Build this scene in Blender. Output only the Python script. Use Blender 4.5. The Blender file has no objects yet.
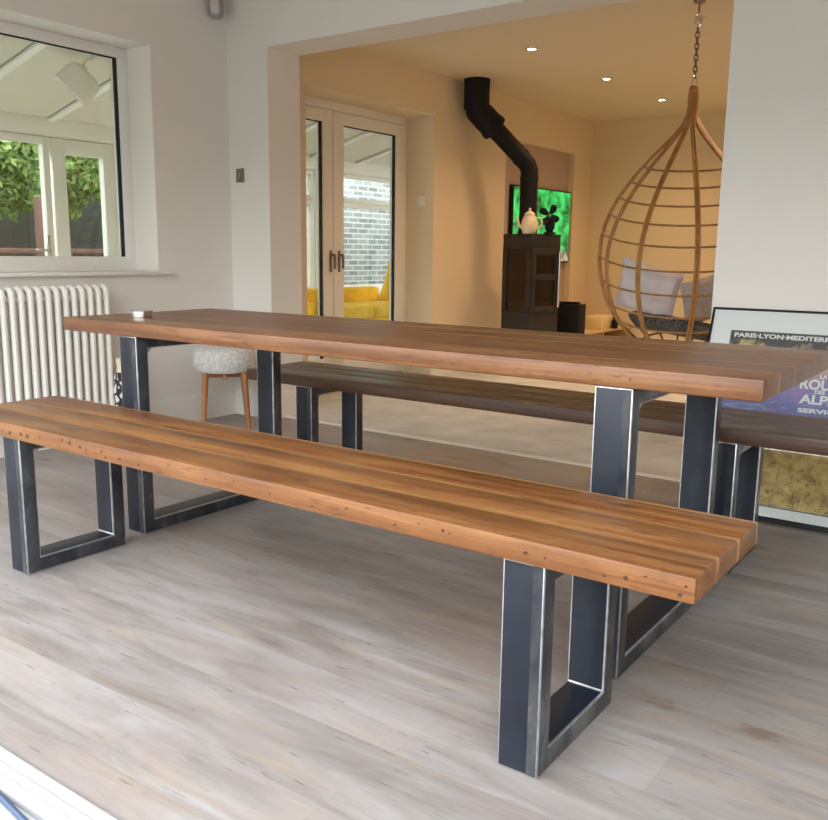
import bpy, bmesh, math, random
from mathutils import Vector, Matrix
random.seed(4)
S = bpy.context.scene
COL = S.collection
R = math.radians
PI = math.pi

# ------------------------------------------------------------------ materials
def new_mat(name):
    m = bpy.data.materials.new(name); m.use_nodes = True
    nt = m.node_tree
    return m, nt, nt.nodes['Principled BSDF']
def inp(b, **k):
    for a, v in k.items():
        b.inputs[a.replace('_', ' ')].default_value = v
def mat(name, col, rough=.5, metal=0, spec=.5, noise=0, nscale=6, bump=0, bscale=60, coat=0):
    m, nt, b = new_mat(name)
    b.inputs['Base Color'].default_value = (*col, 1)
    b.inputs['Roughness'].default_value = rough
    b.inputs['Metallic'].default_value = metal
    b.inputs['Specular IOR Level'].default_value = spec
    b.inputs['Coat Weight'].default_value = coat
    tc = nt.nodes.new('ShaderNodeTexCoord')
    if noise:
        n = nt.nodes.new('ShaderNodeTexNoise'); n.inputs['Scale'].default_value = nscale; n.inputs['Detail'].default_value = 5
        nt.links.new(tc.outputs['Object'], n.inputs['Vector'])
        r = nt.nodes.new('ShaderNodeValToRGB')
        r.color_ramp.elements[0].position = .3; r.color_ramp.elements[1].position = .7
        r.color_ramp.elements[0].color = (*[max(0, c*(1-noise)) for c in col], 1)
        r.color_ramp.elements[1].color = (*[min(1, c*(1+noise)) for c in col], 1)
        nt.links.new(n.outputs['Fac'], r.inputs['Fac']); nt.links.new(r.outputs['Color'], b.inputs['Base Color'])
    if bump:
        n = nt.nodes.new('ShaderNodeTexNoise'); n.inputs['Scale'].default_value = bscale; n.inputs['Detail'].default_value = 3
        nt.links.new(tc.outputs['Object'], n.inputs['Vector'])
        bp = nt.nodes.new('ShaderNodeBump'); bp.inputs['Strength'].default_value = bump; bp.inputs['Distance'].default_value = .003
        nt.links.new(n.outputs['Fac'], bp.inputs['Height']); nt.links.new(bp.outputs['Normal'], b.inputs['Normal'])
    return m
def emis(name, col, s):
    m, nt, b = new_mat(name)
    b.inputs['Base Color'].default_value = (*col, 1)
    b.inputs['Emission Color'].default_value = (*col, 1); b.inputs['Emission Strength'].default_value = s
    return m
def glass_mat(name, tint=(1, 1, 1), refl=.08):
    m = bpy.data.materials.new(name); m.use_nodes = True; nt = m.node_tree
    nt.nodes.remove(nt.nodes['Principled BSDF']); out = nt.nodes['Material Output']
    t = nt.nodes.new('ShaderNodeBsdfTransparent'); t.inputs[0].default_value = (*tint, 1)
    g = nt.nodes.new('ShaderNodeBsdfGlossy'); g.inputs['Roughness'].default_value = .02
    mx = nt.nodes.new('ShaderNodeMixShader'); lw = nt.nodes.new('ShaderNodeLayerWeight'); lw.inputs[0].default_value = .5
    pw = nt.nodes.new('ShaderNodeMath'); pw.operation = 'POWER'; nt.links.new(lw.outputs['Facing'], pw.inputs[0]); pw.inputs[1].default_value = 4
    fr = nt.nodes.new('ShaderNodeMath'); fr.operation = 'MULTIPLY_ADD'; nt.links.new(pw.outputs[0], fr.inputs[0]); fr.inputs[1].default_value = .5; fr.inputs[2].default_value = refl * .5
    nt.links.new(fr.outputs[0], mx.inputs[0]); nt.links.new(t.outputs[0], mx.inputs[1]); nt.links.new(g.outputs[0], mx.inputs[2])
    nt.links.new(mx.outputs[0], out.inputs[0])
    return m
def ramp(nt, stops, interp='LINEAR'):
    r = nt.nodes.new('ShaderNodeValToRGB'); cr = r.color_ramp; cr.interpolation = interp
    while len(cr.elements) < len(stops): cr.elements.new(.5)
    for e, (p, c) in zip(cr.elements, stops): e.position = p; e.color = (*c, 1)
    return r
def math_node(nt, op, a, b=None, c=None):
    n = nt.nodes.new('ShaderNodeMath'); n.operation = op
    for i, v in enumerate((a, b, c)):
        if v is None: continue
        if isinstance(v, (int, float)): n.inputs[i].default_value = v
        else: nt.links.new(v, n.inputs[i])
    return n.outputs[0]
def mixc(nt, fac, a, b, mode='MIX'):
    n = nt.nodes.new('ShaderNodeMix'); n.data_type = 'RGBA'; n.blend_type = mode
    for i, v in ((0, fac), (6, a), (7, b)):
        if isinstance(v, (int, float)): n.inputs[i].default_value = v
        elif isinstance(v, tuple): n.inputs[i].default_value = (*v, 1)
        else: nt.links.new(v, n.inputs[i])
    return n.outputs[2]
def noise(nt, vec, scale, detail=4, rough=.55, dist=0):
    n = nt.nodes.new('ShaderNodeTexNoise'); n.inputs['Scale'].default_value = scale; n.inputs['Detail'].default_value = detail
    n.inputs['Roughness'].default_value = rough; n.inputs['Distortion'].default_value = dist
    nt.links.new(vec, n.inputs['Vector']); return n.outputs['Fac']
def mapping(nt, vec, sc, loc=(0, 0, 0)):
    n = nt.nodes.new('ShaderNodeMapping'); n.inputs['Scale'].default_value = sc; n.inputs['Location'].default_value = loc
    nt.links.new(vec, n.inputs['Vector']); return n.outputs[0]

def wood_mat(name, dark, mid, light, board, edge_light, rough=.38, knots=True, seed=0., half=0.):
    """reclaimed pine boards running along local x, board pitch along local y"""
    m, nt, b = new_mat(name); L = nt.links
    tc = nt.nodes.new('ShaderNodeTexCoord'); sep = nt.nodes.new('ShaderNodeSeparateXYZ'); L.new(tc.outputs['Object'], sep.inputs[0])
    yb = math_node(nt, 'DIVIDE', math_node(nt, 'ADD', sep.outputs[1], half), board); row = math_node(nt, 'FLOOR', math_node(nt, 'ADD', yb, 50.0 + seed))
    wn = nt.nodes.new('ShaderNodeTexWhiteNoise'); wn.noise_dimensions = '1D'; L.new(row, wn.inputs['W'])
    comb = nt.nodes.new('ShaderNodeCombineXYZ')
    L.new(math_node(nt, 'ADD', sep.outputs[0], math_node(nt, 'MULTIPLY', row, 3.7)), comb.inputs[0]); L.new(sep.outputs[1], comb.inputs[1]); L.new(sep.outputs[2], comb.inputs[2])
    g1 = noise(nt, mapping(nt, comb.outputs[0], (1.0, 26, 26)), 1.5, 6, .6, .6)
    g2 = noise(nt, mapping(nt, comb.outputs[0], (2.5, 120, 120)), 1.2, 3, .6)
    g3 = noise(nt, mapping(nt, comb.outputs[0], (1.3, 4, 4)), 1.6, 3, .5, .4)
    f = math_node(nt, 'ADD', math_node(nt, 'MULTIPLY', g1, .55), math_node(nt, 'MULTIPLY', g3, .45))
    f = math_node(nt, 'ADD', f, math_node(nt, 'MULTIPLY', math_node(nt, 'SUBTRACT', wn.outputs['Value'], .5), .16))
    r = ramp(nt, [(.36, dark), (.5, mid), (.64, light)]); L.new(f, r.inputs[0])
    col = mixc(nt, math_node(nt, 'MULTIPLY', g2, .6), r.outputs[0], dark)
    st = ramp(nt, [(.5, (0, 0, 0)), (.68, (1, 1, 1))]); L.new(noise(nt, mapping(nt, comb.outputs[0], (1.6, 5.5, 5.5), (3, 5, 1)), 1.8, 5, .6, .5), st.inputs[0])
    col = mixc(nt, math_node(nt, 'MULTIPLY', st.outputs[0], .40), col, dark)
    sp2 = ramp(nt, [(.56, (0, 0, 0)), (.68, (1, 1, 1))]); L.new(noise(nt, mapping(nt, comb.outputs[0], (14, 60, 60)), 1.6, 4, .6), sp2.inputs[0])
    col = mixc(nt, math_node(nt, 'MULTIPLY', sp2.outputs[0], .5), col, tuple(c * .6 for c in dark))
    # pale sapwood band beside each board joint
    fr = math_node(nt, 'FRACT', math_node(nt, 'ADD', yb, 50.0)); d = math_node(nt, 'ABSOLUTE', math_node(nt, 'SUBTRACT', fr, .93))
    band = math_node(nt, 'MULTIPLY', math_node(nt, 'LESS_THAN', d, .055), math_node(nt, 'MULTIPLY', noise(nt, mapping(nt, comb.outputs[0], (1.2, 3, 3)), 1.5, 3), edge_light * 1.5))
    col = mixc(nt, band, col, tuple(min(1, c * 1.45) for c in light))
    if knots:
        v = nt.nodes.new('ShaderNodeTexVoronoi'); v.inputs['Scale'].default_value = 1.0; v.inputs['Randomness'].default_value = 1
        L.new(mapping(nt, comb.outputs[0], (3.1, 9, 9)), v.inputs['Vector'])
        k = ramp(nt, [(.0, (1, 1, 1)), (.07, (.9, .9, .9)), (.16, (0, 0, 0))]); L.new(v.outputs['Distance'], k.inputs[0])
        col = mixc(nt, math_node(nt, 'MULTIPLY', k.outputs[0], .75), col, tuple(c * .35 for c in dark))
    L.new(col, b.inputs['Base Color'])
    b.inputs['Roughness'].default_value = rough
    rr = ramp(nt, [(.3, (rough - .06,) * 3), (.7, (rough + .14,) * 3)]); L.new(g1, rr.inputs[0]); L.new(rr.outputs[0], b.inputs['Roughness'])
    bp = nt.nodes.new('ShaderNodeBump'); bp.inputs['Strength'].default_value = .35; bp.inputs['Distance'].default_value = .002
    L.new(math_node(nt, 'ADD', g1, g2), bp.inputs['Height']); L.new(bp.outputs['Normal'], b.inputs['Normal'])
    return m

def floor_mat():
    m, nt, b = new_mat('greige_plank_floor'); L = nt.links
    tc = nt.nodes.new('ShaderNodeTexCoord')
    br = nt.nodes.new('ShaderNodeTexBrick'); br.offset = .37; br.offset_frequency = 2
    br.inputs['Color1'].default_value = (0, 0, 0, 1); br.inputs['Color2'].default_value = (1, 1, 1, 1); br.inputs['Mortar'].default_value = (.5, .5, .5, 1)
    br.inputs['Scale'].default_value = 1; br.inputs['Mortar Size'].default_value = .0008; br.inputs['Brick Width'].default_value = 1.25; br.inputs['Row Height'].default_value = .185
    br.inputs['Mortar Smooth'].default_value = .2
    L.new(tc.outputs['Object'], br.inputs['Vector'])
    sep = nt.nodes.new('ShaderNodeSeparateXYZ'); L.new(tc.outputs['Object'], sep.inputs[0])
    row = math_node(nt, 'FLOOR', math_node(nt, 'DIVIDE', sep.outputs[1], .185))
    comb = nt.nodes.new('ShaderNodeCombineXYZ'); L.new(math_node(nt, 'ADD', sep.outputs[0], math_node(nt, 'MULTIPLY', row, 2.3)), comb.inputs[0]); L.new(sep.outputs[1], comb.inputs[1]); L.new(row, comb.inputs[2])
    P = comb.outputs[0]
    g1 = noise(nt, mapping(nt, P, (1.1, 6.5, 1)), 2.2, 7, .62, 1.0)
    g2 = noise(nt, mapping(nt, P, (4, 85, 1)), 2.2, 6, .7, .8)
    g3 = noise(nt, mapping(nt, P, (.7, 2.4, 1)), 2.0, 4, .55, .3)
    base = ramp(nt, [(.32, (.19, .162, .143)), (.44, (.26, .234, .215)), (.54, (.325, .302, .286)), (.68, (.395, .382, .372))])
    L.new(math_node(nt, 'ADD', math_node(nt, 'MULTIPLY', g1, .55), math_node(nt, 'MULTIPLY', g3, .45)), base.inputs[0])
    warm = ramp(nt, [(.48, (0, 0, 0)), (.70, (1, 1, 1))]); L.new(noise(nt, mapping(nt, P, (.9, 4.5, 1), (7, 3, 1)), 2.0, 5, .6, .8), warm.inputs[0])
    col = mixc(nt, math_node(nt, 'MULTIPLY', warm.outputs[0], .6), base.outputs[0], (.40, .32, .245))
    mauve = ramp(nt, [(.50, (0, 0, 0)), (.70, (1, 1, 1))]); L.new(noise(nt, mapping(nt, P, (1.1, 6, 1), (2, 9, 4)), 2.0, 5, .6, .8), mauve.inputs[0])
    col = mixc(nt, math_node(nt, 'MULTIPLY', mauve.outputs[0], .5), col, (.30, .245, .238))
    fine = ramp(nt, [(.50, (0, 0, 0)), (.78, (1, 1, 1))]); L.new(g2, fine.inputs[0])
    patch = ramp(nt, [(.45, (.12,) * 3), (.65, (1, 1, 1))]); L.new(noise(nt, mapping(nt, P, (1.5, 5, 1), (1, 8, 9)), 1.6, 3), patch.inputs[0])
    col = mixc(nt, math_node(nt, 'MULTIPLY', math_node(nt, 'MULTIPLY', fine.outputs[0], patch.outputs[0]), .42), col, (.20, .155, .13))
    col = mixc(nt, .05, col, br.outputs['Color'], 'OVERLAY')
    v = nt.nodes.new('ShaderNodeTexVoronoi'); L.new(mapping(nt, P, (2.1, 3.3, 1)), v.inputs['Vector']); v.inputs['Scale'].default_value = 1
    wob = math_node(nt, 'MULTIPLY', math_node(nt, 'SUBTRACT', noise(nt, mapping(nt, P, (18, 60, 1)), 1.5, 4, .7), .5), .30)
    k = ramp(nt, [(0, (1, 1, 1)), (.06, (.8, .8, .8)), (.13, (0, 0, 0))]); L.new(math_node(nt, 'ADD', v.outputs['Distance'], wob), k.inputs[0])
    col = mixc(nt, math_node(nt, 'MULTIPLY', k.outputs[0], .72), col, (.17, .10, .065))
    ck = ramp(nt, [(.665, (0, 0, 0)), (.70, (1, 1, 1))]); L.new(noise(nt, mapping(nt, P, (6, 75, 1), (4, 4, 4)), 1.4, 3, .6), ck.inputs[0])
    col = mixc(nt, math_node(nt, 'MULTIPLY', ck.outputs[0], .75), col, (.13, .09, .075))
    jn = math_node(nt, 'MULTIPLY', br.outputs['Fac'], .28)
    col = mixc(nt, jn, col, (.18, .15, .13))
    L.new(col, b.inputs['Base Color'])
    rr = ramp(nt, [(.3, (.36,) * 3), (.7, (.52,) * 3)]); L.new(g1, rr.inputs[0]); L.new(rr.outputs[0], b.inputs['Roughness'])
    bp = nt.nodes.new('ShaderNodeBump'); bp.inputs['Strength'].default_value = .22; bp.inputs['Distance'].default_value = .002
    L.new(math_node(nt, 'SUBTRACT', g2, br.outputs['Fac']), bp.inputs['Height']); L.new(bp.outputs['Normal'], b.inputs['Normal'])
    return m

def steel_mat():
    m, nt, b = new_mat('blue_mill_scale_steel'); L = nt.links
    tc = nt.nodes.new('ShaderNodeTexCoord')
    n1 = noise(nt, tc.outputs['Object'], 6, 3, .5)
    r = ramp(nt, [(.2, (.010, .013, .021)), (.6, (.019, .025, .038)), (.8, (.038, .046, .060))]); L.new(n1, r.inputs[0])
    L.new(r.outputs[0], b.inputs['Base Color'])
    b.inputs['Metallic'].default_value = .2
    b.inputs['Specular IOR Level'].default_value = .38
    n2 = noise(nt, tc.outputs['Object'], 5, 2, .4)
    rr = ramp(nt, [(.2, (.30,) * 3), (.8, (.40,) * 3)]); L.new(n2, rr.inputs[0]); L.new(rr.outputs[0], b.inputs['Roughness'])
    return m
def side_mat():
    # ground and brushed narrow sides with patches of scale left on
    m, nt, b = new_mat('ground_steel_side'); L = nt.links
    tc = nt.nodes.new('ShaderNodeTexCoord')
    n1 = noise(nt, mapping(nt, tc.outputs['Object'], (3, 3, 1.6)), 3.0, 5, .6, .6)
    r = ramp(nt, [(.35, (.035, .042, .055)), (.55, (.09, .095, .105)), (.72, (.24, .24, .24))]); L.new(n1, r.inputs[0])
    L.new(r.outputs[0], b.inputs['Base Color']); b.inputs['Metallic'].default_value = .6
    rr = ramp(nt, [(.4, (.3,) * 3), (.7, (.42,) * 3)]); L.new(noise(nt, tc.outputs['Object'], 18, 3), rr.inputs[0]); L.new(rr.outputs[0], b.inputs['Roughness'])
    return m

def brick_mat():
    m, nt, b = new_mat('grey_brick'); L = nt.links
    tc = nt.nodes.new('ShaderNodeTexCoord'); sep = nt.nodes.new('ShaderNodeSeparateXYZ'); L.new(tc.outputs['Object'], sep.inputs[0])
    c = nt.nodes.new('ShaderNodeCombineXYZ'); L.new(sep.outputs[1], c.inputs[0]); L.new(sep.outputs[2], c.inputs[1])
    br = nt.nodes.new('ShaderNodeTexBrick'); L.new(c.outputs[0], br.inputs['Vector']); br.inputs['Scale'].default_value = 1
    br.inputs['Color1'].default_value = (.17, .18, .19, 1); br.inputs['Color2'].default_value = (.36, .38, .38, 1); br.inputs['Mortar'].default_value = (.66, .68, .66, 1)
    br.inputs['Mortar Size'].default_value = .009; br.inputs['Brick Width'].default_value = .225; br.inputs['Row Height'].default_value = .075
    L.new(br.outputs['Color'], b.inputs['Base Color']); b.inputs['Roughness'].default_value = .9
    return m
def carpet_mat():
    m, nt, b = new_mat('cream_carpet'); L = nt.links
    tc = nt.nodes.new('ShaderNodeTexCoord')
    r = ramp(nt, [(.3, (.50, .535, .55)), (.7, (.66, .70, .72))]); L.new(noise(nt, tc.outputs['Object'], 5, 5, .6), r.inputs[0]); L.new(r.outputs[0], b.inputs['Base Color'])
    b.inputs['Roughness'].default_value = 1
    bp = nt.nodes.new('ShaderNodeBump'); bp.inputs['Strength'].default_value = .6; bp.inputs['Distance'].default_value = .004
    L.new(noise(nt, tc.outputs['Object'], 160, 2), bp.inputs['Height']); L.new(bp.outputs['Normal'], b.inputs['Normal'])
    return m
def leaf_mat(name, a, bcol):
    m, nt, b = new_mat(name); L = nt.links
    g = nt.nodes.new('ShaderNodeNewGeometry')
    r = ramp(nt, [(0, a), (1, bcol)]); L.new(g.outputs['Random Per Island'], r.inputs[0]); L.new(r.outputs[0], b.inputs['Base Color'])
    b.inputs['Roughness'].default_value = .5; b.inputs['Transmission Weight'].default_value = 0
    tr = nt.nodes.new('ShaderNodeBsdfTranslucent'); L.new(r.outputs[0], tr.inputs[0])
    mx = nt.nodes.new('ShaderNodeMixShader'); mx.inputs[0].default_value = .35
    L.new(b.outputs[0], mx.inputs[1]); L.new(tr.outputs[0], mx.inputs[2]); L.new(mx.outputs[0], nt.nodes['Material Output'].inputs[0])
    return m
def translucent_mat(name, col):
    m, nt, b = new_mat(name)
    b.inputs['Base Color'].default_value = (*col, 1); b.inputs['Roughness'].default_value = .6
    tr = nt.nodes.new('ShaderNodeBsdfTranslucent'); tr.inputs[0].default_value = (*col, 1)
    mx = nt.nodes.new('ShaderNodeMixShader'); mx.inputs[0].default_value = .10
    nt.links.new(b.outputs[0], mx.inputs[1]); nt.links.new(tr.outputs[0], mx.inputs[2]); nt.links.new(mx.outputs[0], nt.nodes['Material Output'].inputs[0])
    return m
def screen_mat():
    m, nt, b = new_mat('television_picture'); L = nt.links
    tc = nt.nodes.new('ShaderNodeTexCoord'); sep = nt.nodes.new('ShaderNodeSeparateXYZ'); L.new(tc.outputs['Object'], sep.inputs[0])
    n1 = noise(nt, mapping(nt, tc.outputs['Object'], (1, 2.2, 3.2)), 2.2, 5, .6, .8)
    r = ramp(nt, [(.36, (.004, .05, .012)), (.46, (.01, .30, .06)), (.56, (.03, .62, .12)), (.68, (.10, .72, .20))]); L.new(n1, r.inputs[0])
    low = ramp(nt, [(.08, (1, 1, 1)), (.17, (0, 0, 0))]); L.new(sep.outputs[2], low.inputs[0])
    stone = ramp(nt, [(.4, (.10, .08, .05)), (.6, (.55, .50, .36))]); L.new(noise(nt, tc.outputs['Object'], 9, 3), stone.inputs[0])
    col = mixc(nt, low.outputs[0], r.outputs[0], stone.outputs[0])
    L.new(col, b.inputs['Emission Color']); b.inputs['Emission Strength'].default_value = .27
    b.inputs['Base Color'].default_value = (.01, .01, .01, 1); b.inputs['Roughness'].default_value = .15
    return m
def pattern_mat(name, a, bcol, scale, thr=.5):
    m, nt, b = new_mat(name); L = nt.links
    tc = nt.nodes.new('ShaderNodeTexCoord')
    w = nt.nodes.new('ShaderNodeTexVoronoi'); w.feature = 'DISTANCE_TO_EDGE'; w.inputs['Scale'].default_value = scale; L.new(tc.outputs['Object'], w.inputs['Vector'])
    r = ramp(nt, [(0, a), (thr, bcol)], 'CONSTANT'); L.new(w.outputs['Distance'], r.inputs[0]); L.new(r.outputs[0], b.inputs['Base Color']); b.inputs['Roughness'].default_value = .85
    return m

M = dict(
    wall=mat('white_wall_paint', (.80, .785, .76), .85, spec=.25, bump=.05, bscale=200),
    alcove=mat('alcove_shaded_paint', (.52, .41, .36), .85, spec=.25, bump=.05, bscale=200),  # wall paint with the recess's darker, cooler shading put into its colour
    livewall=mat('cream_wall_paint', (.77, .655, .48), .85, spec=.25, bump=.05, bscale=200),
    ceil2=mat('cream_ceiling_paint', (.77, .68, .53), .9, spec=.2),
    ceil=mat('ceiling_paint', (.74, .70, .64), .9, spec=.2),
    upvc=mat('white_upvc', (.84, .84, .82), .3),
    gloss=mat('white_gloss_trim', (.82, .82, .80), .35),
    rad=mat('white_radiator_enamel', (.85, .85, .82), .3),
    sill=mat('weathered_white_upvc', (.52, .52, .51), .4),
    gasket=mat('black_rubber_gasket', (.012, .012, .014), .6),
    bluegrey=mat('blue_grey_rubber', (.05, .08, .15), .5),
    floor=floor_mat(), carpet=carpet_mat(), steel=steel_mat(), side=side_mat(),
    edge=mat('polished_steel_edge', (.52, .54, .56), .32, metal=.9, noise=.25, nscale=30),
    table=wood_mat('table_pine', (.105, .038, .014), (.225, .094, .036), (.34, .165, .068), .1426, .4, rough=.34, seed=0, half=.3565),
    bench=wood_mat('bench_pine', (.125, .042, .013), (.265, .112, .034), (.385, .19, .064), .12967, .9, rough=.36, seed=3, half=.1945),
    bench_shaded=wood_mat('far_bench_shaded_pine', (.052, .022, .011), (.11, .050, .025), (.18, .095, .052), .1256, .3, rough=.34, seed=5, half=.1885),  # darker pine: the shadow on this bench is put into its colour
    worn=wood_mat('pine_edge_highlight', (.22, .085, .03), (.38, .18, .078), (.56, .32, .16), .13, 0, rough=.36, knots=False),  # paler pine meant to paint highlights on bevelled edges and joints
    lit_edge_shaded=wood_mat('shaded_edge_highlight', (.07, .03, .016), (.14, .07, .04), (.22, .12, .07), .13, 0, rough=.36, knots=False),  # same painted edge highlight, toned down for the shaded far bench
    hole=mat('nail_hole', (.06, .026, .012), .8),
    chrome=mat('chrome', (.75, .75, .76), .15, metal=1),
    black=mat('matt_black_steel', (.008, .008, .011), .6, spec=.25),
    stove=mat('charcoal_stove_steel', (.022, .020, .022), .55, noise=.15),
    soot=mat('stove_lining', (.32, .25, .17), .9),
    stoveglass=glass_mat('stove_glass', (.55, .5, .46)),
    glass=glass_mat('window_glass', (.96, .98, .97)),
    cane=mat('rattan_cane', (.40, .20, .07), .45, noise=.3, nscale=14),
    cane2=mat('thin_rattan_cane', (.30, .15, .055), .5, noise=.3, nscale=14),
    cushion=mat('pale_lilac_cotton', (.68, .66, .70), .95, noise=.08, nscale=20, bump=.3),
    greycushion=mat('grey_cotton', (.42, .39, .38), .95, noise=.15, nscale=40, bump=.3),
    pad=pattern_mat('black_white_seat_pad', (.03, .03, .035), (.22, .21, .20), 80, .14),
    vase=pattern_mat('black_white_patterned', (.03, .03, .03), (.75, .73, .68), 22, .11),
    cream=mat('cream_ceramic', (.80, .73, .58), .3, noise=.06, nscale=12),
    stoolfab=mat('pale_grey_wool', (.68, .69, .68), .95, noise=.2, nscale=60, bump=.5, bscale=300),
    beech=mat('warm_beech', (.42, .19, .075), .4, noise=.2, nscale=12),
    sofa=mat('yellow_wool', (.86, .50, .02), .9, noise=.12, nscale=25, bump=.3),
    sofab=mat('pale_yellow_wool', (.90, .62, .07), .9, noise=.12, nscale=25, bump=.3),
    bronze=mat('brushed_bronze', (.28, .22, .18), .35, metal=.7),
    plastic=mat('white_plastic', (.80, .78, .76), .4),
    sensor=mat('pink_white_lens', (.66, .56, .58), .35),
    greyp=mat('grey_plastic', (.30, .30, .31), .4),
    brick=brick_mat(), tile=mat('pale_conservatory_tile', (.72, .70, .66), .5, noise=.05, nscale=3), patio=mat('stone_paving', (.16, .16, .15), .9, noise=.12, nscale=2),
    grass=mat('lawn', (.10, .13, .06), .95, noise=.3, nscale=10),
    roofp=translucent_mat('polycarbonate_roof', (.62, .60, .53)),
    darkfence=mat('dark_fence_boards', (.030, .036, .036), .85, noise=.25, nscale=4),
    redwood=mat('red_brown_post', (.13, .06, .045), .7),
    bark=mat('bark', (.09, .06, .04), .9, noise=.3, nscale=12),
    leaf=leaf_mat('bright_leaves', (.06, .16, .03), (.48, .62, .22)),
    leaf2=leaf_mat('mid_leaves', (.04, .12, .015), (.26, .42, .10)),
    frameblk=mat('black_frame', (.010, .010, .012), .5, spec=.2),
    mount=mat('white_mount', (.86, .86, .90), .6),
    screen=screen_mat(),
    unitwood=mat('pale_oak', (.62, .45, .24), .5, noise=.1, nscale=10),
    creambox=mat('cream_card', (.78, .64, .34), .7),
    lens=emis('lit_lamp_lens', (1, .80, .52), 18),
    txt=mat('poster_white_ink', (.82, .82, .84), .6),
)

# ------------------------------------------------------------------ geometry helpers
class MB:
    def __init__(s): s.bm = bmesh.new()
    def _take(s, b, mi, mtx=None):
        if mtx is not None: bmesh.ops.transform(b, matrix=mtx, verts=b.verts)
        me = bpy.data.meshes.new('t'); b.to_mesh(me); b.free()
        n0 = len(s.bm.faces); s.bm.from_mesh(me); bpy.data.meshes.remove(me)
        s.bm.faces.ensure_lookup_table()
        if mi is not None:
            for f in s.bm.faces[n0:]: f.material_index = mi
        return s
    def box(s, lo, hi, bev=0, seg=2, mi=0, mtx=None):
        b = bmesh.new(); bmesh.ops.create_cube(b, size=1)
        for v in b.verts:
            v.co = Vector([lo[i] + (hi[i] - lo[i]) * (v.co[i] + .5) for i in range(3)])
        if bev: bmesh.ops.bevel(b, geom=b.edges[:], offset=bev, segments=seg, affect='EDGES', profile=.5)
        return s._take(b, mi, mtx)
    def cyl(s, p0, p1, r0, r1=None, n=20, mi=0, caps=True):
        r1 = r0 if r1 is None else r1
        p0, p1 = Vector(p0), Vector(p1); d = p1 - p0
        b = bmesh.new(); bmesh.ops.create_cone(b, cap_ends=caps, segments=n, radius1=r0, radius2=r1, depth=d.length)
        m = Matrix.Translation((p0 + p1) / 2) @ d.to_track_quat('Z', 'Y').to_matrix().to_4x4()
        return s._take(b, mi, m)
    def lathe(s, prof, n=28, mi=0, mtx=None):
        b = bmesh.new(); rings = []
        for r, z in prof:
            rings.append([b.verts.new((r * math.cos(2 * PI * k / n), r * math.sin(2 * PI * k / n), z)) for k in range(n)] if r > 1e-6 else [b.verts.new((0, 0, z))])
        for A, B in zip(rings, rings[1:]):
            for k in range(n):
                q = [A[k % len(A)], A[(k + 1) % len(A)], B[(k + 1) % len(B)], B[k % len(B)]]
                u = []
                for v in q:
                    if v not in u: u.append(v)
                if len(u) > 2: b.faces.new(u)
        bmesh.ops.recalc_face_normals(b, faces=b.faces)
        return s._take(b, mi, mtx)
    def tube(s, pts, r, n=10, mi=0, closed=False, radii=None):
        pts = [Vector(p) for p in pts]; b = bmesh.new(); N = len(pts); rings = []
        up = Vector((0, 0, 1)); prev = None
        for i, p in enumerate(pts):
            if closed: d = pts[(i + 1) % N] - pts[i - 1]
            else: d = pts[min(i + 1, N - 1)] - pts[max(i - 1, 0)]
            d.normalize()
            if prev is None:
                a = d.cross(up)
                if a.length < .1: a = d.cross(Vector((1, 0, 0)))
            else: a = prev - d * prev.dot(d)
            a.normalize(); prev = a; c = d.cross(a); rr = radii[i] if radii else r
            rings.append([b.verts.new(p + (a * math.cos(2 * PI * k / n) + c * math.sin(2 * PI * k / n)) * rr) for k in range(n)])
        rng = range(N) if closed else range(N - 1)
        for i in rng:
            A, B = rings[i], rings[(i + 1) % N]
            for k in range(n): b.faces.new((A[k], A[(k + 1) % n], B[(k + 1) % n], B[k]))
        if not closed: b.faces.new(rings[0][::-1]); b.faces.new(rings[-1])
        bmesh.ops.recalc_face_normals(b, faces=b.faces)
        return s._take(b, mi)
    def torus(s, c, Rr, r, axis='Z', n=28, mi=0, sx=1):
        pts = []
        for k in range(n):
            a = 2 * PI * k / n; x, y = Rr * math.cos(a) * sx, Rr * math.sin(a)
            v = {'Z': (x, y, 0), 'X': (0, x, y), 'Y': (x, 0, y)}[axis]
            pts.append(Vector(c) + Vector(v))
        return s.tube(pts, r, 8, mi, closed=True)
    def pillow(s, w, h, t, mtx, mi=0, n=14):
        b = bmesh.new(); g = {}
        for sd in (1, -1):
            for i in range(n + 1):
                for j in range(n + 1):
                    u, v = 2 * i / n - 1, 2 * j / n - 1
                    edge = i in (0, n) or j in (0, n)
                    key = (i, j, 0 if edge else sd)
                    if key in g: continue
                    th = t / 2 * ((1 - u ** 4) * (1 - v ** 4)) ** .55
                    pin = 1 - .07 * (1 - u * u) * abs(v) ** 3; pin2 = 1 - .07 * (1 - v * v) * abs(u) ** 3
                    w0 = .006 * math.sin(7 * u + 3 * v)
                    g[key] = b.verts.new((u * w / 2 * pin2, v * h / 2 * pin, sd * th + (0 if edge else w0)))
        gv = lambda i, j, sd: g[(i, j, 0 if (i in (0, n) or j in (0, n)) else sd)]
        for sd in (1, -1):
            for i in range(n):
                for j in range(n):
                    f = [gv(i, j, sd), gv(i + 1, j, sd), gv(i + 1, j + 1, sd), gv(i, j + 1, sd)]
                    if sd < 0: f = f[::-1]
                    if len(set(f)) == 4 and not b.faces.get(f): b.faces.new(f)
        return s._take(b, mi, mtx)
    def build(s, name, mats, parent=None, loc=(0, 0, 0), rot=(0, 0, 0), smooth=35):
        me = bpy.data.meshes.new(name); s.bm.to_mesh(me); s.bm.free()
        for m in (mats if isinstance(mats, (list, tuple)) else [mats]): me.materials.append(m)
        if smooth:
            for p in me.polygons: p.use_smooth = True
            me.set_sharp_from_angle(angle=R(smooth))
        o = bpy.data.objects.new(name, me); COL.objects.link(o)
        o.location = loc; o.rotation_euler = rot; o.parent = parent
        return o
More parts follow.
